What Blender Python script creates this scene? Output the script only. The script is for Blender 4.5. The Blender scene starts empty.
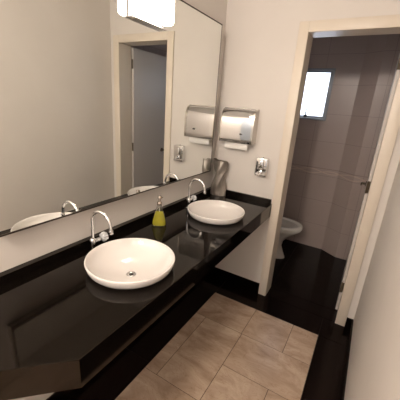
import bpy, bmesh, math, random
from mathutils import Vector, Matrix
random.seed(4)
scene = bpy.context.scene
COL = scene.collection
PI = math.pi

# ------------------------------------------------------------ materials
def mat(name, col, rough=.5, metal=0.0, spec=.5, **kw):
    m = bpy.data.materials.new(name); m.use_nodes = True
    b = m.node_tree.nodes['Principled BSDF']
    b.inputs['Base Color'].default_value = (*col, 1)
    b.inputs['Roughness'].default_value = rough
    b.inputs['Metallic'].default_value = metal
    b.inputs['Specular IOR Level'].default_value = spec
    for k, v in kw.items():
        b.inputs[k.replace('_', ' ')].default_value = v
    return m
def nodes(m): return m.node_tree.nodes, m.node_tree.links, m.node_tree.nodes['Principled BSDF']
def math_node(N, L, op, a, b=None, c=None):
    n = N.new('ShaderNodeMath'); n.operation = op
    for i, v in enumerate((a, b, c)):
        if v is None: continue
        if isinstance(v, (int, float)): n.inputs[i].default_value = v
        else: L.new(v, n.inputs[i])
    return n.outputs[0]
def noise_col(m, c1, c2, scale, detail=4, lo=.35, hi=.65, stretch=None, bump=0, rough=.5):
    N, L, B = nodes(m)
    tc = N.new('ShaderNodeTexCoord'); src = tc.outputs['Object']
    if stretch:
        mp = N.new('ShaderNodeMapping'); mp.inputs['Scale'].default_value = stretch
        L.new(src, mp.inputs['Vector']); src = mp.outputs[0]
    n = N.new('ShaderNodeTexNoise'); n.inputs['Scale'].default_value = scale
    n.inputs['Detail'].default_value = detail; n.inputs['Roughness'].default_value = rough
    L.new(src, n.inputs['Vector'])
    r = N.new('ShaderNodeValToRGB')
    r.color_ramp.elements[0].position = lo; r.color_ramp.elements[0].color = (*c1, 1)
    r.color_ramp.elements[1].position = hi; r.color_ramp.elements[1].color = (*c2, 1)
    L.new(n.outputs['Fac'], r.inputs['Fac']); L.new(r.outputs[0], B.inputs['Base Color'])
    if bump:
        bp = N.new('ShaderNodeBump'); bp.inputs['Strength'].default_value = bump
        bp.inputs['Distance'].default_value = .002
        L.new(n.outputs['Fac'], bp.inputs['Height']); L.new(bp.outputs[0], B.inputs['Normal'])
    return m

M_paint = noise_col(mat('wall paint', (.7, .66, .6), .62, spec=.3), (.69, .65, .61), (.715, .675, .635), 3.5, 3, .3, .7, bump=.05)
M_ceil = mat('ceiling paint', (.8, .78, .74), .7, spec=.2)
M_casing = noise_col(mat('cream lacquer', (.7, .62, .52), .38), (.70, .625, .53), (.73, .655, .56), 6, 2, .3, .7, (1, 1, .15))
M_leaf = mat('door leaf paint', (.62, .575, .54), .4)
M_granite = noise_col(mat('black granite', (.012, .01, .009), .06, spec=.30, Specular_Tint=(1, .82, .68, 1)), (.002, .0015, .0014), (.026, .019, .012), 330, 3, .5, .9, rough=.6)
M_gfloor = noise_col(mat('black floor granite', (.012, .01, .009), .16, spec=.14, Specular_Tint=(1, .75, .65, 1)), (.003, .0015, .0013), (.009, .005, .004), 200, 2, .45, .8)
M_grout_d = mat('dark joint', (.03, .022, .018), .6)
M_grout_b = mat('brown joint', (.11, .07, .045), .8)
M_mirror = mat('mirror silver', (.86, .875, .85), .0, 1.0)
M_frame = mat('dark bronze edge', (.05, .035, .028), .35, .6)
M_edge = mat('mirror side edge', (.45, .42, .38), .4, .4)
M_chrome = mat('chrome', (.78, .78, .79), .07, 1.0)
M_steel = mat('brushed steel', (.56, .53, .49), .27, 1.0)
M_polish = mat('polished steel', (.58, .575, .585), .045, 1.0)
M_brass = mat('worn brass hinge', (.10, .075, .045), .45, .3)
M_black = mat('black plastic', (.01, .01, .01), .35)
M_ceramic = mat('glazed white ceramic', (.76, .725, .70), .08, spec=.6, Coat_Weight=.4, Coat_Roughness=.03)
M_ceramic2 = mat('toilet ceramic', (.78, .75, .70), .12, spec=.5)
M_paper = mat('paper', (.85, .83, .80), .9)
M_dark = mat('dark hole', (.02, .018, .016), .5)
M_alu = mat('grey window aluminium', (.30, .33, .36), .4, .3)
M_acryl = mat('clear cut acrylic', (.9, .92, .94), .08, Transmission_Weight=.45, IOR=1.45)
M_glass = mat('clear thin plastic', (.97, .98, .95), .03, Transmission_Weight=1.0, IOR=1.3)
M_soap = mat('yellow green soap', (.62, .56, .05), .12, Transmission_Weight=.25, IOR=1.34)
M_pump = noise_col(mat('pump metal', (.4, .33, .27), .25, .9), (.35, .29, .24), (.55, .48, .42), 20)
M_vase = noise_col(mat('pewter glaze', (.30, .28, .26), .38, .45), (.15, .13, .112), (.40, .36, .32), 9, 4, .3, .7, (2.5, 2.5, .35))

# lamp glass : an opal diffuser that really glows
M_lamp = mat('glowing opal glass', (.9, .88, .85), .3)
M_lamp.node_tree.nodes['Principled BSDF'].inputs['Emission Color'].default_value = (1, .86, .72, 1)
M_lamp.node_tree.nodes['Principled BSDF'].inputs['Emission Strength'].default_value = 15

# beige marbled floor tiles
M_tile = mat('beige marbled tile', (.5, .36, .25), .26, spec=.45)
N, L, B = nodes(M_tile)
tc = N.new('ShaderNodeTexCoord'); at = N.new('ShaderNodeAttribute'); at.attribute_name = 'tile_shift'
ad = N.new('ShaderNodeVectorMath'); ad.operation = 'ADD'
L.new(tc.outputs['Object'], ad.inputs[0]); L.new(at.outputs['Vector'], ad.inputs[1])
mp = N.new('ShaderNodeMapping'); mp.inputs['Scale'].default_value = (1.2, 2.6, 1); mp.inputs['Rotation'].default_value = (0, 0, .5)
L.new(ad.outputs[0], mp.inputs['Vector'])
n1 = N.new('ShaderNodeTexNoise'); n1.inputs['Scale'].default_value = 2.6; n1.inputs['Detail'].default_value = 9
n1.inputs['Roughness'].default_value = .62; n1.inputs['Distortion'].default_value = 1.3
L.new(mp.outputs[0], n1.inputs['Vector'])
r1 = N.new('ShaderNodeValToRGB'); e = r1.color_ramp.elements
e[0].position = .30; e[0].color = (.34, .235, .165, 1); e[1].position = .72; e[1].color = (.64, .51, .395, 1)
x = r1.color_ramp.elements.new(.5); x.color = (.50, .375, .28, 1)
L.new(n1.outputs['Fac'], r1.inputs['Fac'])
n2 = N.new('ShaderNodeTexNoise'); n2.inputs['Scale'].default_value = 5; n2.inputs['Detail'].default_value = 6
n2.inputs['Distortion'].default_value = 2.5; L.new(mp.outputs[0], n2.inputs['Vector'])
v = math_node(N, L, 'ABSOLUTE', math_node(N, L, 'SUBTRACT', n2.outputs['Fac'], .5))
v = math_node(N, L, 'LESS_THAN', v, .010)
mx = N.new('ShaderNodeMix'); mx.data_type = 'RGBA'; mx.blend_type = 'MULTIPLY'
L.new(math_node(N, L, 'MULTIPLY', v, .35), mx.inputs['Factor']); L.new(r1.outputs[0], mx.inputs['A']); mx.inputs['B'].default_value = (.6, .45, .35, 1)
L.new(mx.outputs['Result'], B.inputs['Base Color'])

# wall tiles of the toilet room, with the wavy decorative strip
def wc_tiles(name, ax):
    m = mat(name, (.3, .25, .23), .3, spec=.4)
    N, L, B = nodes(m)
    tc = N.new('ShaderNodeTexCoord'); sp = N.new('ShaderNodeSeparateXYZ'); L.new(tc.outputs['Object'], sp.inputs[0])
    u = sp.outputs[ax]; z = sp.outputs['Z']
    def line(val, period, off, w):
        t = math_node(N, L, 'FRACT', math_node(N, L, 'DIVIDE', math_node(N, L, 'ADD', val, off), period))
        t = math_node(N, L, 'ABSOLUTE', math_node(N, L, 'SUBTRACT', t, .5))
        return math_node(N, L, 'GREATER_THAN', t, .5 - w / period)
    below = math_node(N, L, 'LESS_THAN', z, .905)
    gz1 = math_node(N, L, 'MULTIPLY', line(z, .30, 3 - .005, .002), below)
    gz2 = math_node(N, L, 'MULTIPLY', line(z, .30, 3 - .09, .002), math_node(N, L, 'GREATER_THAN', z, .985))
    gu = math_node(N, L, 'MULTIPLY', line(u, .60, 3.08, .002), 1.0)
    g = math_node(N, L, 'MAXIMUM', math_node(N, L, 'MAXIMUM', gz1, gz2), gu)
    # two wavy ribbons
    s = math_node(N, L, 'MULTIPLY', math_node(N, L, 'SINE', math_node(N, L, 'MULTIPLY', u, 14.0)), .020)
    def rib(off, sg):
        zz = math_node(N, L, 'SUBTRACT', math_node(N, L, 'SUBTRACT', z, .947 + off), math_node(N, L, 'MULTIPLY', s, sg))
        return math_node(N, L, 'LESS_THAN', math_node(N, L, 'ABSOLUTE', zz), .0055)
    w = math_node(N, L, 'MAXIMUM', rib(.004, 1), rib(-.006, -1))
    edge = math_node(N, L, 'LESS_THAN', math_node(N, L, 'ABSOLUTE', math_node(N, L, 'SUBTRACT', math_node(N, L, 'ABSOLUTE', math_node(N, L, 'SUBTRACT', z, .945)), .040)), .002)
    n = N.new('ShaderNodeTexNoise'); n.inputs['Scale'].default_value = 4; L.new(tc.outputs['Object'], n.inputs['Vector'])
    r = N.new('ShaderNodeValToRGB'); r.color_ramp.elements[0].color = (.45, .37, .335, 1); r.color_ramp.elements[1].color = (.50, .415, .38, 1)
    L.new(n.outputs['Fac'], r.inputs['Fac'])
    a = N.new('ShaderNodeMix'); a.data_type = 'RGBA'; L.new(math_node(N, L, 'MAXIMUM', g, edge), a.inputs['Factor']); L.new(r.outputs[0], a.inputs['A']); a.inputs['B'].default_value = (.33, .265, .24, 1)
    b = N.new('ShaderNodeMix'); b.data_type = 'RGBA'; L.new(w, b.inputs['Factor']); L.new(a.outputs['Result'], b.inputs['A']); b.inputs['B'].default_value = (.60, .49, .42, 1)
    L.new(b.outputs['Result'], B.inputs['Base Color'])
    return m
M_wcx = wc_tiles('toilet room tiles facing', 'X')
M_wcy = wc_tiles('toilet room tiles side', 'Y')

# frosted pane
M_pane = bpy.data.materials.new('frosted pane'); M_pane.use_nodes = True
N = M_pane.node_tree.nodes; L = M_pane.node_tree.links; N.clear()
o = N.new('ShaderNodeOutputMaterial'); t = N.new('ShaderNodeBsdfTranslucent'); t.inputs[0].default_value = (.92, .95, 1, 1)
tr = N.new('ShaderNodeBsdfTransparent'); mx = N.new('ShaderNodeMixShader'); mx.inputs[0].default_value = .5
L.new(t.outputs[0], mx.inputs[1]); L.new(tr.outputs[0], mx.inputs[2]); L.new(mx.outputs[0], o.inputs[0])

# ------------------------------------------------------------ helpers
def obj(name, bm, m, parent=None, smooth=None):
    me = bpy.data.meshes.new(name)
    bmesh.ops.recalc_face_normals(bm, faces=bm.faces[:])
    bm.to_mesh(me); bm.free()
    for mm in (m if isinstance(m, (list, tuple)) else [m]): me.materials.append(mm)
    if smooth is not None:
        me.shade_smooth()
        if smooth < 180: me.set_sharp_from_angle(angle=math.radians(smooth))
    ob = bpy.data.objects.new(name, me); COL.objects.link(ob)
    if parent: ob.parent = parent
    return ob
def struct(name, bm, m, parent=None, smooth=None):
    ob = obj(name, bm, m, parent, smooth); ob['kind'] = 'structure'; return ob
def tag(o, label, cat, group=None):
    o['label'] = label; o['category'] = cat
    if group: o['group'] = group
    return o
def thing(name, label, cat, loc, group=None, rz=0):
    o = bpy.data.objects.new(name, None); COL.objects.link(o)
    o.location = loc; o.rotation_euler = (0, 0, rz); o.empty_display_size = .05
    return tag(o, label, cat, group)
def box(bm, x0, x1, y0, y1, z0, z1, bev=0, seg=2, mi=0):
    t = bmesh.new(); bmesh.ops.create_cube(t, size=1)
    for v in t.verts:
        v.co = Vector((x0 + (v.co.x + .5) * (x1 - x0), y0 + (v.co.y + .5) * (y1 - y0), z0 + (v.co.z + .5) * (z1 - z0)))
    if bev: bmesh.ops.bevel(t, geom=t.edges[:], offset=bev, segments=seg, affect='EDGES', profile=.5)
    for f in t.faces: f.material_index = mi
    join(bm, t)
    return bm
def join(bm, t):
    me = bpy.data.meshes.new('tmp'); t.to_mesh(me); t.free(); bm.from_mesh(me); bpy.data.meshes.remove(me)
def B_(*a, **k): return box(bmesh.new(), *a, **k)
def prism(bm, poly, z0, z1, bev=0, holes=()):
    t = bmesh.new()
    vs = [t.verts.new((x, y, z1)) for x, y in poly]
    f = t.faces.new(vs)
    r = bmesh.ops.extrude_face_region(t, geom=[f])
    for v in r['geom']:
        if isinstance(v, bmesh.types.BMVert): v.co.z = z0
    if bev:
        bmesh.ops.recalc_face_normals(t, faces=t.faces[:])
        bmesh.ops.bevel(t, geom=[e for e in t.edges], offset=bev, segments=2, affect='EDGES', profile=.5)
    join(bm, t); return bm
def lathe(bm, prof, n=48, c=(0, 0, 0), sx=1, sy=1, mtx=None, cap=False):
    t = bmesh.new(); rings = []
    for r, z in prof:
        if r < 1e-6: rings.append([t.verts.new((0, 0, z))])
        else: rings.append([t.verts.new((r * math.cos(2 * PI * i / n) * sx, r * math.sin(2 * PI * i / n) * sy, z)) for i in range(n)])
    for a, b in zip(rings, rings[1:]):
        for i in range(n):
            j = (i + 1) % n
            if len(a) == 1 and len(b) == 1: continue
            if len(a) == 1: t.faces.new((a[0], b[i], b[j]))
            elif len(b) == 1: t.faces.new((a[i], b[0], a[j]))
            else: t.faces.new((a[i], b[i], b[j], a[j]))
    m = Matrix.Translation(c) @ (mtx or Matrix())
    bmesh.ops.transform(t, matrix=m, verts=t.verts[:])
    join(bm, t); return bm
def tube(bm, pts, rad, n=14):
    t = bmesh.new(); pts = [Vector(p) for p in pts]; rings = []
    up = None
    for i, p in enumerate(pts):
        d = (pts[min(i + 1, len(pts) - 1)] - pts[max(i - 1, 0)]).normalized()
        if up is None:
            up = Vector((0, 1, 0)) if abs(d.y) < .9 else Vector((0, 0, 1))
        s = d.cross(up).normalized(); up = s.cross(d).normalized()
        r = rad[i] if isinstance(rad, (list, tuple)) else rad
        rings.append([t.verts.new(p + (s * math.cos(2 * PI * k / n) + up * math.sin(2 * PI * k / n)) * r) for k in range(n)])
    for a, b in zip(rings, rings[1:]):
        for i in range(n): t.faces.new((a[i], b[i], b[(i + 1) % n], a[(i + 1) % n]))
    t.faces.new(rings[0][::-1]); t.faces.new(rings[-1])
    join(bm, t); return bm
def loft(bm, rings, closed_ends=(True, True)):
    t = bmesh.new(); R = [[t.verts.new(p) for p in r] for r in rings]; n = len(R[0])
    for a, b in zip(R, R[1:]):
        for i in range(n): t.faces.new((a[i], a[(i + 1) % n], b[(i + 1) % n], b[i]))
    if closed_ends[0]: t.faces.new(R[0][::-1])
    if closed_ends[1]: t.faces.new(R[-1])
    join(bm, t); return bm
AXX = Matrix.Rotation(PI / 2, 4, 'Y')      # lathe axis z -> +x
AXY = Matrix.Rotation(-PI / 2, 4, 'X')     # z -> +y
AXNY = Matrix.Rotation(PI / 2, 4, 'X')     # z -> -y

# ------------------------------------------------------------ dimensions
XL, W = -.046, 1.289                 # left wall, right wall
XO, XI, XR, XRO = .5225, .589, 1.170, 1.241   # casing and opening of the door
H, HO = 2.10, 2.166
ZC, ZS = .856, .895                 # counter top, top of the upstand
YR = -3.7                           # rear of the washroom
CEIL = 2.55
DY = .153

# ------------------------------------------------------------ room shell
# floor: black granite slabs with a beige tiled panel let into them
bm = bmesh.new()
box(bm, XL - .1, W + .12, YR - 1.2, 1.45, -.06, -.002, mi=2)
g = .0012
def slab(x0, x1, y0, y1): box(bm, x0 + g, x1 - g, y0 + g, y1 - g, -.02, 0, mi=0)
TX0, TX1, TY1 = .196, 1.080, -.232
slab(XL - .05, .588, .14, .84); slab(.588, W + .1, .153, .84); slab(XL - .05, .588, .84, 1.44); slab(.588, W + .1, .84, 1.44)
slab(XI - .02, XR + .02, 0, .153)
slab(XL - .02, TX0, TY1, 0); slab(TX0, TX1, TY1, 0); slab(TX1, W + .02, TY1, 0)
y = TY1
while y > YR - 1:
    slab(XL - .02, TX0, y - .9, y); slab(TX1, W + .02, y - .9, y); y -= .9
def ftile(x0, x1, y0, y1): tiles.append((x0, x1, y0, y1))
tiles = []
g2 = .0022
ys = [TY1, -.557, -.880, -1.175]
ftile(TX0, .588, ys[1], ys[0]); ftile(.588, .895, ys[1], ys[0]); ftile(.895, TX1, ys[1], ys[0])
ftile(TX0, .287, ys[3], ys[1]); ftile(.287, .593, ys[3], ys[1])
ftile(.593, TX1, ys[2], ys[1]); ftile(.593, .90, -1.49, ys[2]); ftile(.90, TX1, -1.49, ys[2])
ftile(TX0, .593, -1.49, ys[3])
y = -1.49; k = 0
while y > YR - 1:
    s = .593 if k % 2 else .80
    ftile(TX0, s, y - .31, y); ftile(s, TX1, y - .31, y); y -= .31; k += 1
nb = len(bm.verts)
for (a, b, c, d) in tiles: box(bm, a + g2, b - g2, c + g2, d - g2, -.02, .0005, mi=1)
box(bm, TX0, TX1, YR - 1, TY1, -.03, -.0012, mi=3)
bm.verts.ensure_lookup_table()
fl = struct('floor', bm, [M_gfloor, M_tile, M_grout_d, M_grout_b])
me = fl.data
attr = me.attributes.new('tile_shift', 'FLOAT_VECTOR', 'FACE')
cache = {}
for p in me.polygons:
    if p.material_index == 1:
        c = p.center
        for i, (a, b, cc, d) in enumerate(tiles):
            if a <= c.x <= b and cc <= c.y <= d:
                if i not in cache: cache[i] = (random.uniform(0, 20), random.uniform(0, 20), 0)
                attr.data[p.index].vector = cache[i]

struct('ceiling', B_(XL - .1, W + .1, YR - .1, 1.45, CEIL, CEIL + .08), M_ceil)
struct('wall_left', B_(XL - .12, XL, YR - .1, .14, 0, CEIL), M_paint)
struct('wall_right', B_(W, W + .12, YR - .1, .14, 0, CEIL), M_paint)
bm = bmesh.new()                       # wall with the toilet door
box(bm, XL - .12, XI - .02, 0, .14, 0, CEIL); box(bm, XR + .02, W + .12, 0, .14, 0, CEIL); box(bm, XI - .02, XR + .02, 0, .14, H + .02, CEIL)
struct('wall_back', bm, M_paint)
M_cool = noise_col(mat('cool daylight tint rear wall', (.5, .55, .62), .6), (.46, .52, .60), (.49, .55, .63), 3, 2, .3, .7)  # blue-grey base colour stands in for cool daylight on the rear wall
struct('wall_rear', B_(XL - .12, W + .12, YR - .12, YR, 0, CEIL), M_cool)
# toilet room
WX0, WX1, WY = -.10, 1.33, 1.325
struct('wall_toilet_left', B_(WX0 - .1, WX0, .14, WY + .12, 0, CEIL), M_wcy)
struct('wall_toilet_right', B_(WX1, WX1 + .1, .14, WY + .12, 0, CEIL), M_wcy)
wx0, wx1, wz0, wz1 = .12, .60, 1.535, 2.035
bm = bmesh.new()
box(bm, WX0 - .1, wx0, WY, WY + .12, 0, CEIL); box(bm, wx1, WX1 + .1, WY, WY + .12, 0, CEIL)
box(bm, wx0, wx1, WY, WY + .12, 0, wz0); box(bm, wx0, wx1, WY, WY + .12, wz1, CEIL)
prism(bm, [(.862, WY + .001), (1.03, 1.213), (WX1, 1.213), (WX1, WY + .001)], 0, CEIL)
struct('wall_toilet_back', bm, M_wcx)
# window
bm = bmesh.new()
def rectframe(bm, x0, x1, z0, z1, w, y0, y1, bev=.003):
    box(bm, x0, x0 + w, y0, y1, z0, z1, bev=bev); box(bm, x1 - w, x1, y0, y1, z0, z1, bev=bev)
    box(bm, x0 + w, x1 - w, y0, y1, z0, z0 + w, bev=bev); box(bm, x0 + w, x1 - w, y0, y1, z1 - w, z1, bev=bev)
rectframe(bm, wx0 - .02, wx1 + .020, wz0 - .02, wz1 + .018, .022, WY - .014, WY + .004)
win = struct('window_1', B_(wx0, wx1, WY + .03, WY + .034, wz0, wz1), M_pane)
fr = obj('window_frame', bm, M_alu, win)
bm = bmesh.new(); rectframe(bm, wx0 + .003, wx1 - .002, wz0 + .003, wz1 - .003, .020, WY + .004, WY + .028)
obj('window_sash', bm, M_alu, win)
bm = bmesh.new(); box(bm, .375, .41, WY - .012, WY + .003, wz0 + .006, wz0 + .03, bev=.003)
tube(bm, [(.392, WY - .008, wz0 + .02), (.394, WY - .02, wz0 + .06), (.402, WY - .024, wz0 + .115)], [.007, .006, .004], 8)
obj('window_latch', bm, M_black, win)

# door frame, casing and open leaf
bm = bmesh.new()
box(bm, XI - .02, XI, -.012, DY, 0, H + .02); box(bm, XR, XR + .02, -.012, DY, 0, H + .02); box(bm, XI, XR, -.012, DY, H, H + .02)
dframe = bm
leafx = XR - .020
door = struct('door_1', B_(leafx, leafx + .035, DY + .013, DY + .585, .006, H - .01, bev=.002), M_leaf)
obj('door_frame', dframe, M_casing, door)
bm = bmesh.new()
box(bm, XO, XI + .001, -.016, -.0005, 0, HO, bev=.003); box(bm, XR - .001, XRO, -.016, -.0005, 0, HO, bev=.003)
box(bm, XI, XR, -.0155, -.0005, H - .001, HO, bev=.003)
obj('door_casing', bm, M_casing, door, 40)
for z in (.230, 1.095, 1.937):
    bm = bmesh.new(); lathe(bm, [(0, -.045), (.006, -.045), (.0065, .045), (0, .045)], 12, (leafx + .004, DY + .0065, z))
    box(bm, leafx + .002, leafx + .0195, DY + .0075, DY + .0125, z - .045, z + .045, bev=.001)
    obj('hinge', bm, M_brass, door, 40)
bm = bmesh.new()
lathe(bm, [(0, 0), (.024, 0), (.024, .006), (.009, .008), (.009, .04), (0, .04)], 20, (leafx, .67, 1.02), mtx=Matrix.Rotation(-PI / 2, 4, 'Y'))
tube(bm, [(leafx - .034, .680, 1.02), (leafx - .038, .665, 1.02), (leafx - .038, .60, 1.018)], [.008, .008, .006], 12)
obj('door_handle', bm, M_brass, door, 50)

# black skirting
struct('baseboard_right', B_(W - .012, W, YR, 0, 0, .085, bev=.002), M_granite)
struct('baseboard_left', B_(XL, XL + .012, YR, 0, 0, .085, bev=.002), M_granite)
struct('baseboard_back', B_(XL + .012, XO, -.012, 0, 0, .100, bev=.002), M_granite)
struct('baseboard_back', B_(XRO, W - .012, -.012, 0, 0, .085, bev=.002), M_granite)

# ------------------------------------------------------------ mirror and its lamp
mr = thing('wall_mirror', 'large frameless wall mirror above the black granite counter', 'mirror', (0, -.96, 1.068))
MY0, MY1, MZ0, MZ1 = -1.783 + .96, -.141 + .96, 0, 1.080
obj('mirror_glass', B_(-.005, 0, MY0 + .003, MY1 - .003, MZ0 + .003, MZ1 - .003), M_mirror, mr)
obj('backing_box', B_(XL, -.0052, MY0 + .002, MY1 - .002, MZ0 + .002, MZ1 - .002), M_edge, mr)
bm = bmesh.new()
box(bm, -.012, .0015, MY0, MY1, MZ0 - .004, MZ0 + .003); box(bm, -.012, .0015, MY0, MY1, MZ1 - .004, MZ1 + .003)
box(bm, -.012, .0015, MY0 - .002, MY0 + .003, MZ0, MZ1); box(bm, -.012, .0015, MY1 - .002, MY1 + .001, MZ0, MZ1)
obj('edge_trim', bm, M_frame, mr)

lp = thing('wall_lamp', 'lit box-shaped frosted glass lamp with chrome backplate on the mirror', 'lamp', (.0, -.96, 1.955))
bm = bmesh.new()
box(bm, .0018, .012, -.135, .135, 0, .150, bev=.003)
box(bm, .012, .030, -.132, .135, 0, .006, bev=.001); box(bm, .0018, .018, -.143, -.1345, 0, .150, bev=.001)
obj('backplate', bm, M_chrome, lp, 40)
obj('lamp_shade', B_(.0125, .080, -.133, .131, .0175, .150, bev=.018, seg=5), M_lamp, lp, 60)

# ------------------------------------------------------------ counter
XC = .520
poly = [(XL, -.0005), (XC, -.0005), (XC, -1.845), (XL, -1.845 - (XC - XL))]
ct = thing('vanity_counter', 'polished black granite vanity counter with a cut front corner', 'counter', (0, 0, 0))
basins = [(.285, -1.384), (.280, -.540)]
# counter slab with the two basin cut-outs (grid of a polygon with circular holes)
bm = bmesh.new()
def ring_verts(z, pts): return [bm.verts.new((x, y, z)) for x, y in pts]
RH = .1605
edges = []
for z in (ZC,):
    out = []
    op = [Vector((p[0], p[1], z)) for p in poly]
    ov = [bm.verts.new(p) for p in op]
    edges += [bm.edges.new((ov[i], ov[(i + 1) % 4])) for i in range(4)]
    for (bx, by) in basins:
        hv = [bm.verts.new((bx + RH * math.cos(2 * PI * i / 40), by + RH * math.sin(2 * PI * i / 40), z)) for i in range(40)]
        edges += [bm.edges.new((hv[i], hv[(i + 1) % 40])) for i in range(40)]
bmesh.ops.triangle_fill(bm, use_beauty=True, edges=edges)
for f in list(bm.faces):
    c = f.calc_center_median()
    if any((c.x - bx) ** 2 + (c.y - by) ** 2 < (RH * .97) ** 2 for bx, by in basins): bm.faces.remove(f)
r = bmesh.ops.extrude_face_region(bm, geom=bm.faces[:])
for v in r['geom']:
    if isinstance(v, bmesh.types.BMVert): v.co.z = ZC - .03
bmesh.ops.recalc_face_normals(bm, faces=bm.faces[:])
be = [e for e in bm.edges if e.is_manifold and all(abs(v.co.z - ZC) < 1e-5 for v in e.verts) and e.calc_face_angle(0) > 1
      and all(min((v.co.x - bx) ** 2 + (v.co.y - by) ** 2 for bx, by in basins) > .04 for v in e.verts)]
bmesh.ops.bevel(bm, geom=be, offset=.0022, segments=2, affect='EDGES', profile=.5)
obj('countertop', bm, M_granite, ct)
# apron folded round the front and the cut corner
ap0, dz = .746, .02
bm = bmesh.new()
ins = .02
k = ins * math.tan(math.radians(22.5))
outer = [(XC, -.0005), (XC, -1.845), (XL, -1.845 - (XC - XL))]
inner = [(XL, -1.845 - (XC - XL) + ins * math.sqrt(2)), (XC - ins, -1.845 + k), (XC - ins, -.0005)]
prism(bm, outer + inner, ap0, ZC - .0302)
obj('apron', bm, M_granite, ct)
bm = bmesh.new()
prism(bm, [(XL, -2.2), (-.014, -2.2), (-.014, -.0155), (.512, -.0155), (.512, -.0005), (XL, -.0005)], ZC + .0003, ZS, bev=.0012)
obj('upstand', bm, M_granite, ct)

# ------------------------------------------------------------ basins
def make_basin(loc, label):
    t = thing('vessel_basin', label, 'washbasin', loc, 'washbasins on the counter')
    bm = bmesh.new()
    pass
    prof = [(0, -.058), (.05, -.058), (.11, -.041), (.14, -.023), (.158, -.006), (.171, .0006), (.184, .006), (.193, .018), (.1985, .034), (.2005, .045), (.1995, .0485), (.197, .0492),
            (.193, .047), (.185, .032), (.172, .014), (.152, -.002), (.12, -.021), (.085, -.034), (.05, -.0405), (.022, -.0425), (.021, -.047), (0, -.047)]
    lathe(bm, prof, 72)
    obj('bowl', bm, M_ceramic, t, 60)
    bm = bmesh.new()
    lathe(bm, [(.010, -.0418), (.0135, -.0392), (.0225, -.0388), (.0235, -.0402), (.0225, -.0420)], 32)
    d = obj('drain', bm, M_chrome, t, 60)
    bm = bmesh.new(); lathe(bm, [(0, -.044), (.0125, -.044), (.0125, -.0415), (0, -.0415)], 24)
    obj('drain_hole', bm, M_dark, d)
    return t
make_basin((basins[0][0], basins[0][1], ZC), 'round white ceramic vessel basin nearest the camera, left of the soap bottle')
make_basin((basins[1][0], basins[1][1], ZC), 'round white ceramic vessel basin at the far end, below the paper towel dispenser')

# ------------------------------------------------------------ faucets
def make_faucet(loc, label, rz=0.0):
    t = thing('faucet', label, 'faucet', loc, 'gooseneck faucets on the counter', rz)
    bm = bmesh.new()
    lathe(bm, [(0, .0002), (.022, .0002), (.022, .004), (.014, .008), (.0115, .014), (.0115, .036), (.0145, .040), (.0145, .066), (.0125, .072), (.009, .076), (0, .076)], 28)
    # side valve body leading to the knob
    lathe(bm, [(0, 0), (.010, 0), (.010, .022), (.012, .024), (.012, .036), (.006, .040), (.006, .046), (0, .046)], 20, (0, .006, .055), mtx=AXY)
    obj('body', bm, M_chrome, t, 40)
    bm = bmesh.new(); r = .063; top = .163
    pts = [(0, 0, .080 + .0155 * i) for i in range(6)] + [(r - r * math.cos(a), 0, top + r * 1.02 * math.sin(a)) for a in [PI * i / 18 for i in range(0, 18)]] + [(2 * r + .001, 0, top - .002), (2 * r + .003, 0, top - .012)]
    tube(bm, pts, .0080, 16)
    sp = obj('spout', bm, M_chrome, t, 60)
    bm = bmesh.new(); lathe(bm, [(0, 0), (.0095, 0), (.0105, .003), (.0105, .014), (.0085, .019), (0, .019)], 20, (2 * r + .003, 0, top - .026))
    obj('aerator', bm, M_chrome, sp, 40)
    # faceted knob on the side
    bm = bmesh.new(); rings = []
    for rr, q in [(.011, 0), (.021, .005), (.025, .013), (.025, .025), (.019, .034), (.009, .037)]:
        rings.append([(rr * (1.0 if k % 2 else .80) * math.cos(2 * PI * k / 16), q, rr * (1.0 if k % 2 else .80) * math.sin(2 * PI * k / 16)) for k in range(16)])
    rings = [[(a, .050 + b, .060 + c) for a, b, c in rg] for rg in rings]
    loft(bm, rings)
    obj('knob', bm, M_acryl, t)
    return t
make_faucet((.047, -1.398, ZC), 'chrome gooseneck faucet with clear knob at the nearer basin')
make_faucet((.047, -.535, ZC), 'chrome gooseneck faucet with clear knob at the farther basin')

# ------------------------------------------------------------ soap bottle
sb = thing('soap_bottle', 'clear conical pump bottle half full of yellow-green liquid soap, between the basins', 'bottle', (.086, -.930, ZC), None, .5)
bm = bmesh.new()
outp = [(0, .0003), (.042, .0003), (.0455, .004), (.046, .010), (.041, .035), (.030, .075), (.019, .110), (.014, .128), (.013, .136)]
inp = [(.0115, .136), (.0125, .127), (.0175, .109), (.0285, .075), (.0395, .035), (.044, .010), (.041, .005), (0, .004)]
lathe(bm, outp + inp, 40, sy=.62)
obj('bottle_body', bm, M_glass, sb, 50)
bm = bmesh.new(); lathe(bm, [(0, .0045), (.0405, .0055), (.0435, .010), (.0390, .035), (.0280, .075), (.0235, .090), (0, .090)], 40, sy=.62)
obj('liquid_soap', bm, M_soap, sb, 50)
bm = bmesh.new(); lathe(bm, [(0, .1365), (.0150, .1365), (.0155, .138), (.0155, .150), (.013, .154), (.0085, .157), (.0085, .172), (.0115, .174), (.0115, .189), (.009, .192), (0, .192)], 28)
tube(bm, [(.008, 0, .183), (.015, .002, .183), (.019, .003, .181)], .0035, 10)
obj('pump', bm, M_pump, sb, 40)
bm = bmesh.new(); tube(bm, [(0, 0, .134), (.001, 0, .08), (.004, 0, .012)], .0018, 8)
obj('dip_tube', bm, M_paper, sb)

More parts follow.
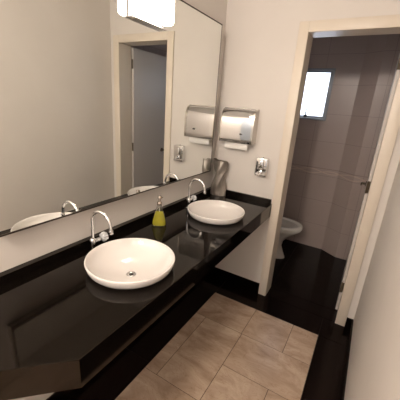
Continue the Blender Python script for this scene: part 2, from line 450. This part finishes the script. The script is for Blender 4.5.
# ------------------------------------------------------------ twisted vase in the corner
vs = thing('twisted_vase', 'tall grey metallic vase with twisted narrow waist in the counter corner', 'vase', (.054, -.068, ZC))
def vring(t, inset=0):
    zz = .296 * t
    wst = .058 + .006 * (1 - t) - .008 * math.exp(-((t - .50) / .2) ** 2)
    wst -= inset
    ang = math.radians(4) + math.radians(180) * t
    out = []
    for i in range(48):
        a = 2 * PI * i / 48; c, s = math.cos(a), math.sin(a); p = 2.0 / 3.4
        X = wst * abs(c) ** p * (1 if c >= 0 else -1); Y = wst * .72 * abs(s) ** p * (1 if s >= 0 else -1)
        wob = 1 + .07 * math.cos(4 * a + 5 * t)
        X *= wob; Y *= wob
        xr, yr = X * math.cos(ang) - Y * math.sin(ang), X * math.sin(ang) + Y * math.cos(ang); z2 = zz + (-.20 * (xr * .86 + yr * .3) + .006 * math.cos(3 * a)) * max(0, (t - .6) / .4)
        out.append((X * math.cos(ang) - Y * math.sin(ang), X * math.sin(ang) + Y * math.cos(ang), z2 + .0004))
    return out
bm = bmesh.new()
loft(bm, [vring(i / 30) for i in range(31)] + [vring(i / 30, .004) for i in range(30, 1, -1)])
obj('vase_body', bm, M_vase, vs, 70)

# ------------------------------------------------------------ towel dispenser
pd = thing('paper_towel_dispenser', 'curved stainless steel paper towel dispenser on the back wall', 'dispenser', (.169, 0, 1.320))
hw = .128
prof = [(0, 0), (0, .257), (-.034, .259), (-.062, .246), (-.080, .217), (-.090, .176), (-.094, .128), (-.095, .075), (-.095, .020), (-.088, -.002), (-.040, -.004)]
def smoothp(P, n=4):
    out = [P[0], P[1]]
    for i in range(1, len(P) - 3):
        p0, p1, p2, p3 = [Vector(p) for p in P[i - 1:i + 3]] if i > 1 else [Vector(P[1])] + [Vector(p) for p in P[1:4]]
        for k in range(1, n + 1):
            t = k / n; out.append(tuple(.5 * ((2 * p1) + (-p0 + p2) * t + (2 * p0 - 5 * p1 + 4 * p2 - p3) * t * t + (-p0 + 3 * p1 - 3 * p2 + p3) * t ** 3)))
    return out + [P[-2], P[-1]]
sp_ = smoothp(prof)
def cover(x0, x1, grow=0):
    bm = bmesh.new()
    loft(bm, [[(x, y - (grow if y < -.02 else 0), z) for y, z in sp_] for x in (x0, x1)]); return bm
obj('housing', cover(-hw, hw - .0), M_polish, pd, 35)
b = cover(hw + .0005, hw + .017, .003)
obj('side_panel', b, M_steel, pd, 35)
obj('side_panel', cover(-hw - .010, -hw - .0005, .001), M_steel, pd, 35)
obj('top_lip', B_(-hw - .010, hw + .017, -.036, -.0005, .259, .264, bev=.001), M_steel, pd)
bm = bmesh.new()
lathe(bm, [(0, 0), (.013, 0), (.013, .003), (.008, .004), (0, .004)], 24, (.048, -.0945, .070), sx=1.0, sy=.55, mtx=Matrix.Rotation(math.radians(90), 4, 'X'))
obj('lock_slot', bm, M_dark, pd, 40)
bm = bmesh.new()
rings = []
for i in range(13):
    u = i / 12
    y = -.066 - .004 * math.sin(u * PI); z = -.003 - .050 * u
    rings.append([(-.095, y, z + .002), (.105, y, z), (.105, y + .0012, z), (-.095, y + .0012, z + .002)])
loft(bm, rings)
tag_p = obj('paper_towel', bm, M_paper, pd, 60)

# ------------------------------------------------------------ liquid soap dispenser on the wall
sd = thing('soap_dispenser', 'small chrome liquid soap dispenser screwed to the wall beside the door casing', 'dispenser', (.402, 0, 1.073))
obj('tank', B_(-.050, .050, -.052, -.0005, .004, .150, bev=.010, seg=4), M_chrome, sd, 50)
bm = bmesh.new()
box(bm, -.022, .022, -.066, -.050, .058, .132, bev=.007, seg=3)
obj('push_lever', bm, M_chrome, sd, 50)
bm = bmesh.new(); lathe(bm, [(0, 0), (.013, 0), (.015, .008), (.013, .018), (0, .022)], 20, (0, -.050, .038), mtx=AXNY)
tube(bm, [(0, -.064, .040), (0, -.078, .032), (0, -.080, .016)], [.007, .006, .004], 12)
obj('spout', bm, M_chrome, sd, 50)
bm = bmesh.new(); box(bm, -.040, -.030, -.0535, -.0515, .03, .12, bev=.0008)
obj('level_window', bm, M_dark, sd)
bm = bmesh.new(); lathe(bm, [(0, 0), (.006, 0), (.006, .003), (0, .003)], 14, (0, -.02, .1503)); obj('lid_lock', bm, M_dark, sd, 40)

# ------------------------------------------------------------ toilet
TY = .808
to = thing('toilet', 'white ceramic toilet with seat down standing in the dark toilet room', 'toilet', (.004, TY, 0))
def egg(cx, a, b, z, n=40, back=None, pw=2.0):
    pts = []
    for i in range(n):
        t = 2 * PI * i / n; c, s = math.cos(t), math.sin(t)
        ax = a if c > 0 else (back or a)
        e = 2 / pw
        pts.append((cx + ax * abs(c) ** e * (1 if c > 0 else -1), b * abs(s) ** e * (1 if s > 0 else -1), z))
    return pts
bm = bmesh.new()
loft(bm, [egg(.31, .225, .100, 0), egg(.31, .22, .096, .02), egg(.305, .20, .088, .07), egg(.30, .18, .092, .14), egg(.31, .18, .098, .20), egg(.34, .205, .120, .27), egg(.37, .25, .150, .325), egg(.38, .278, .174, .36),
          egg(.38, .288, .182, .385), egg(.38, .284, .18, .392), egg(.39, .235, .135, .390), egg(.39, .215, .12, .36), egg(.38, .16, .09, .27), egg(.36, .10, .06, .20)])
obj('bowl', bm, M_ceramic2, to, 50)
bm = bmesh.new()
loft(bm, [egg(.375, .290, .190, .396, pw=2.35), egg(.375, .292, .192, .403, pw=2.35), egg(.375, .286, .186, .413, pw=2.35), egg(.375, .268, .168, .418, pw=2.3), egg(.38, .25, .140, .417), egg(.38, .232, .122, .408), egg(.38, .23, .12, .397), egg(.38, .24, .13, .3945), egg(.375, .290, .190, .396, pw=2.35)], (False, False))
obj('seat', bm, M_ceramic2, to, 50)
bm = bmesh.new(); box(bm, -.085, .095, -.20, .20, .38, .74, bev=.02, seg=3)
tk = obj('tank', bm, M_ceramic2, to, 40)
obj('tank_lid', B_(-.09, .105, -.21, .21, .742, .775, bev=.01, seg=3), M_ceramic2, tk, 40)
bm = bmesh.new(); lathe(bm, [(0, 0), (.02, 0), (.02, .006), (0, .007)], 20, (.0, 0, .7752)); obj('flush_button', bm, M_chrome, tk, 40)

# ------------------------------------------------------------ light
def area(name, loc, rot, size, power, col, shape='DISK', sy=None):
    l = bpy.data.lights.new(name, 'AREA'); l.shape = shape; l.size = size; l.energy = power; l.color = col
    if sy: l.size_y = sy
    o = bpy.data.objects.new(name, l); COL.objects.link(o); o.location = loc; o.rotation_euler = rot; return o
bl = bpy.data.lights.new('added_fill_light', 'POINT'); bl.energy = 52; bl.color = (1, .86, .74); bl.shadow_soft_size = .10  # unseen fill light, added behind the camera to brighten the back wall
bo = bpy.data.objects.new('added_fill_light', bl); COL.objects.link(bo); bo.location = (.62, -3.1, CEIL - .16)
w = bpy.data.worlds.new('daylight'); scene.world = w; w.use_nodes = True
bg = w.node_tree.nodes['Background']; bg.inputs[0].default_value = (.80, .87, 1.0, 1); bg.inputs[1].default_value = 2.6

# ------------------------------------------------------------ camera
cam = bpy.data.cameras.new('camera'); co = bpy.data.objects.new('camera', cam); COL.objects.link(co)
cam.sensor_width = 36; cam.lens = 288.448 / 400 * 36; cam.clip_start = .02
R = Matrix(((.85698288, -.21509457, .46831044), (.51078021, .2338371, -.8272991), (.06843919, .94818487, .31026043)))
co.matrix_world = Matrix.Translation((1.11460498, -2.25167018, 1.58135561)) @ R.to_4x4()
scene.camera = co
vs_ = scene.view_settings
vs_.view_transform = 'Standard'; vs_.look = 'None'; vs_.gamma = 1; vs_.exposure = 0.66; vs_.use_curve_mapping = False
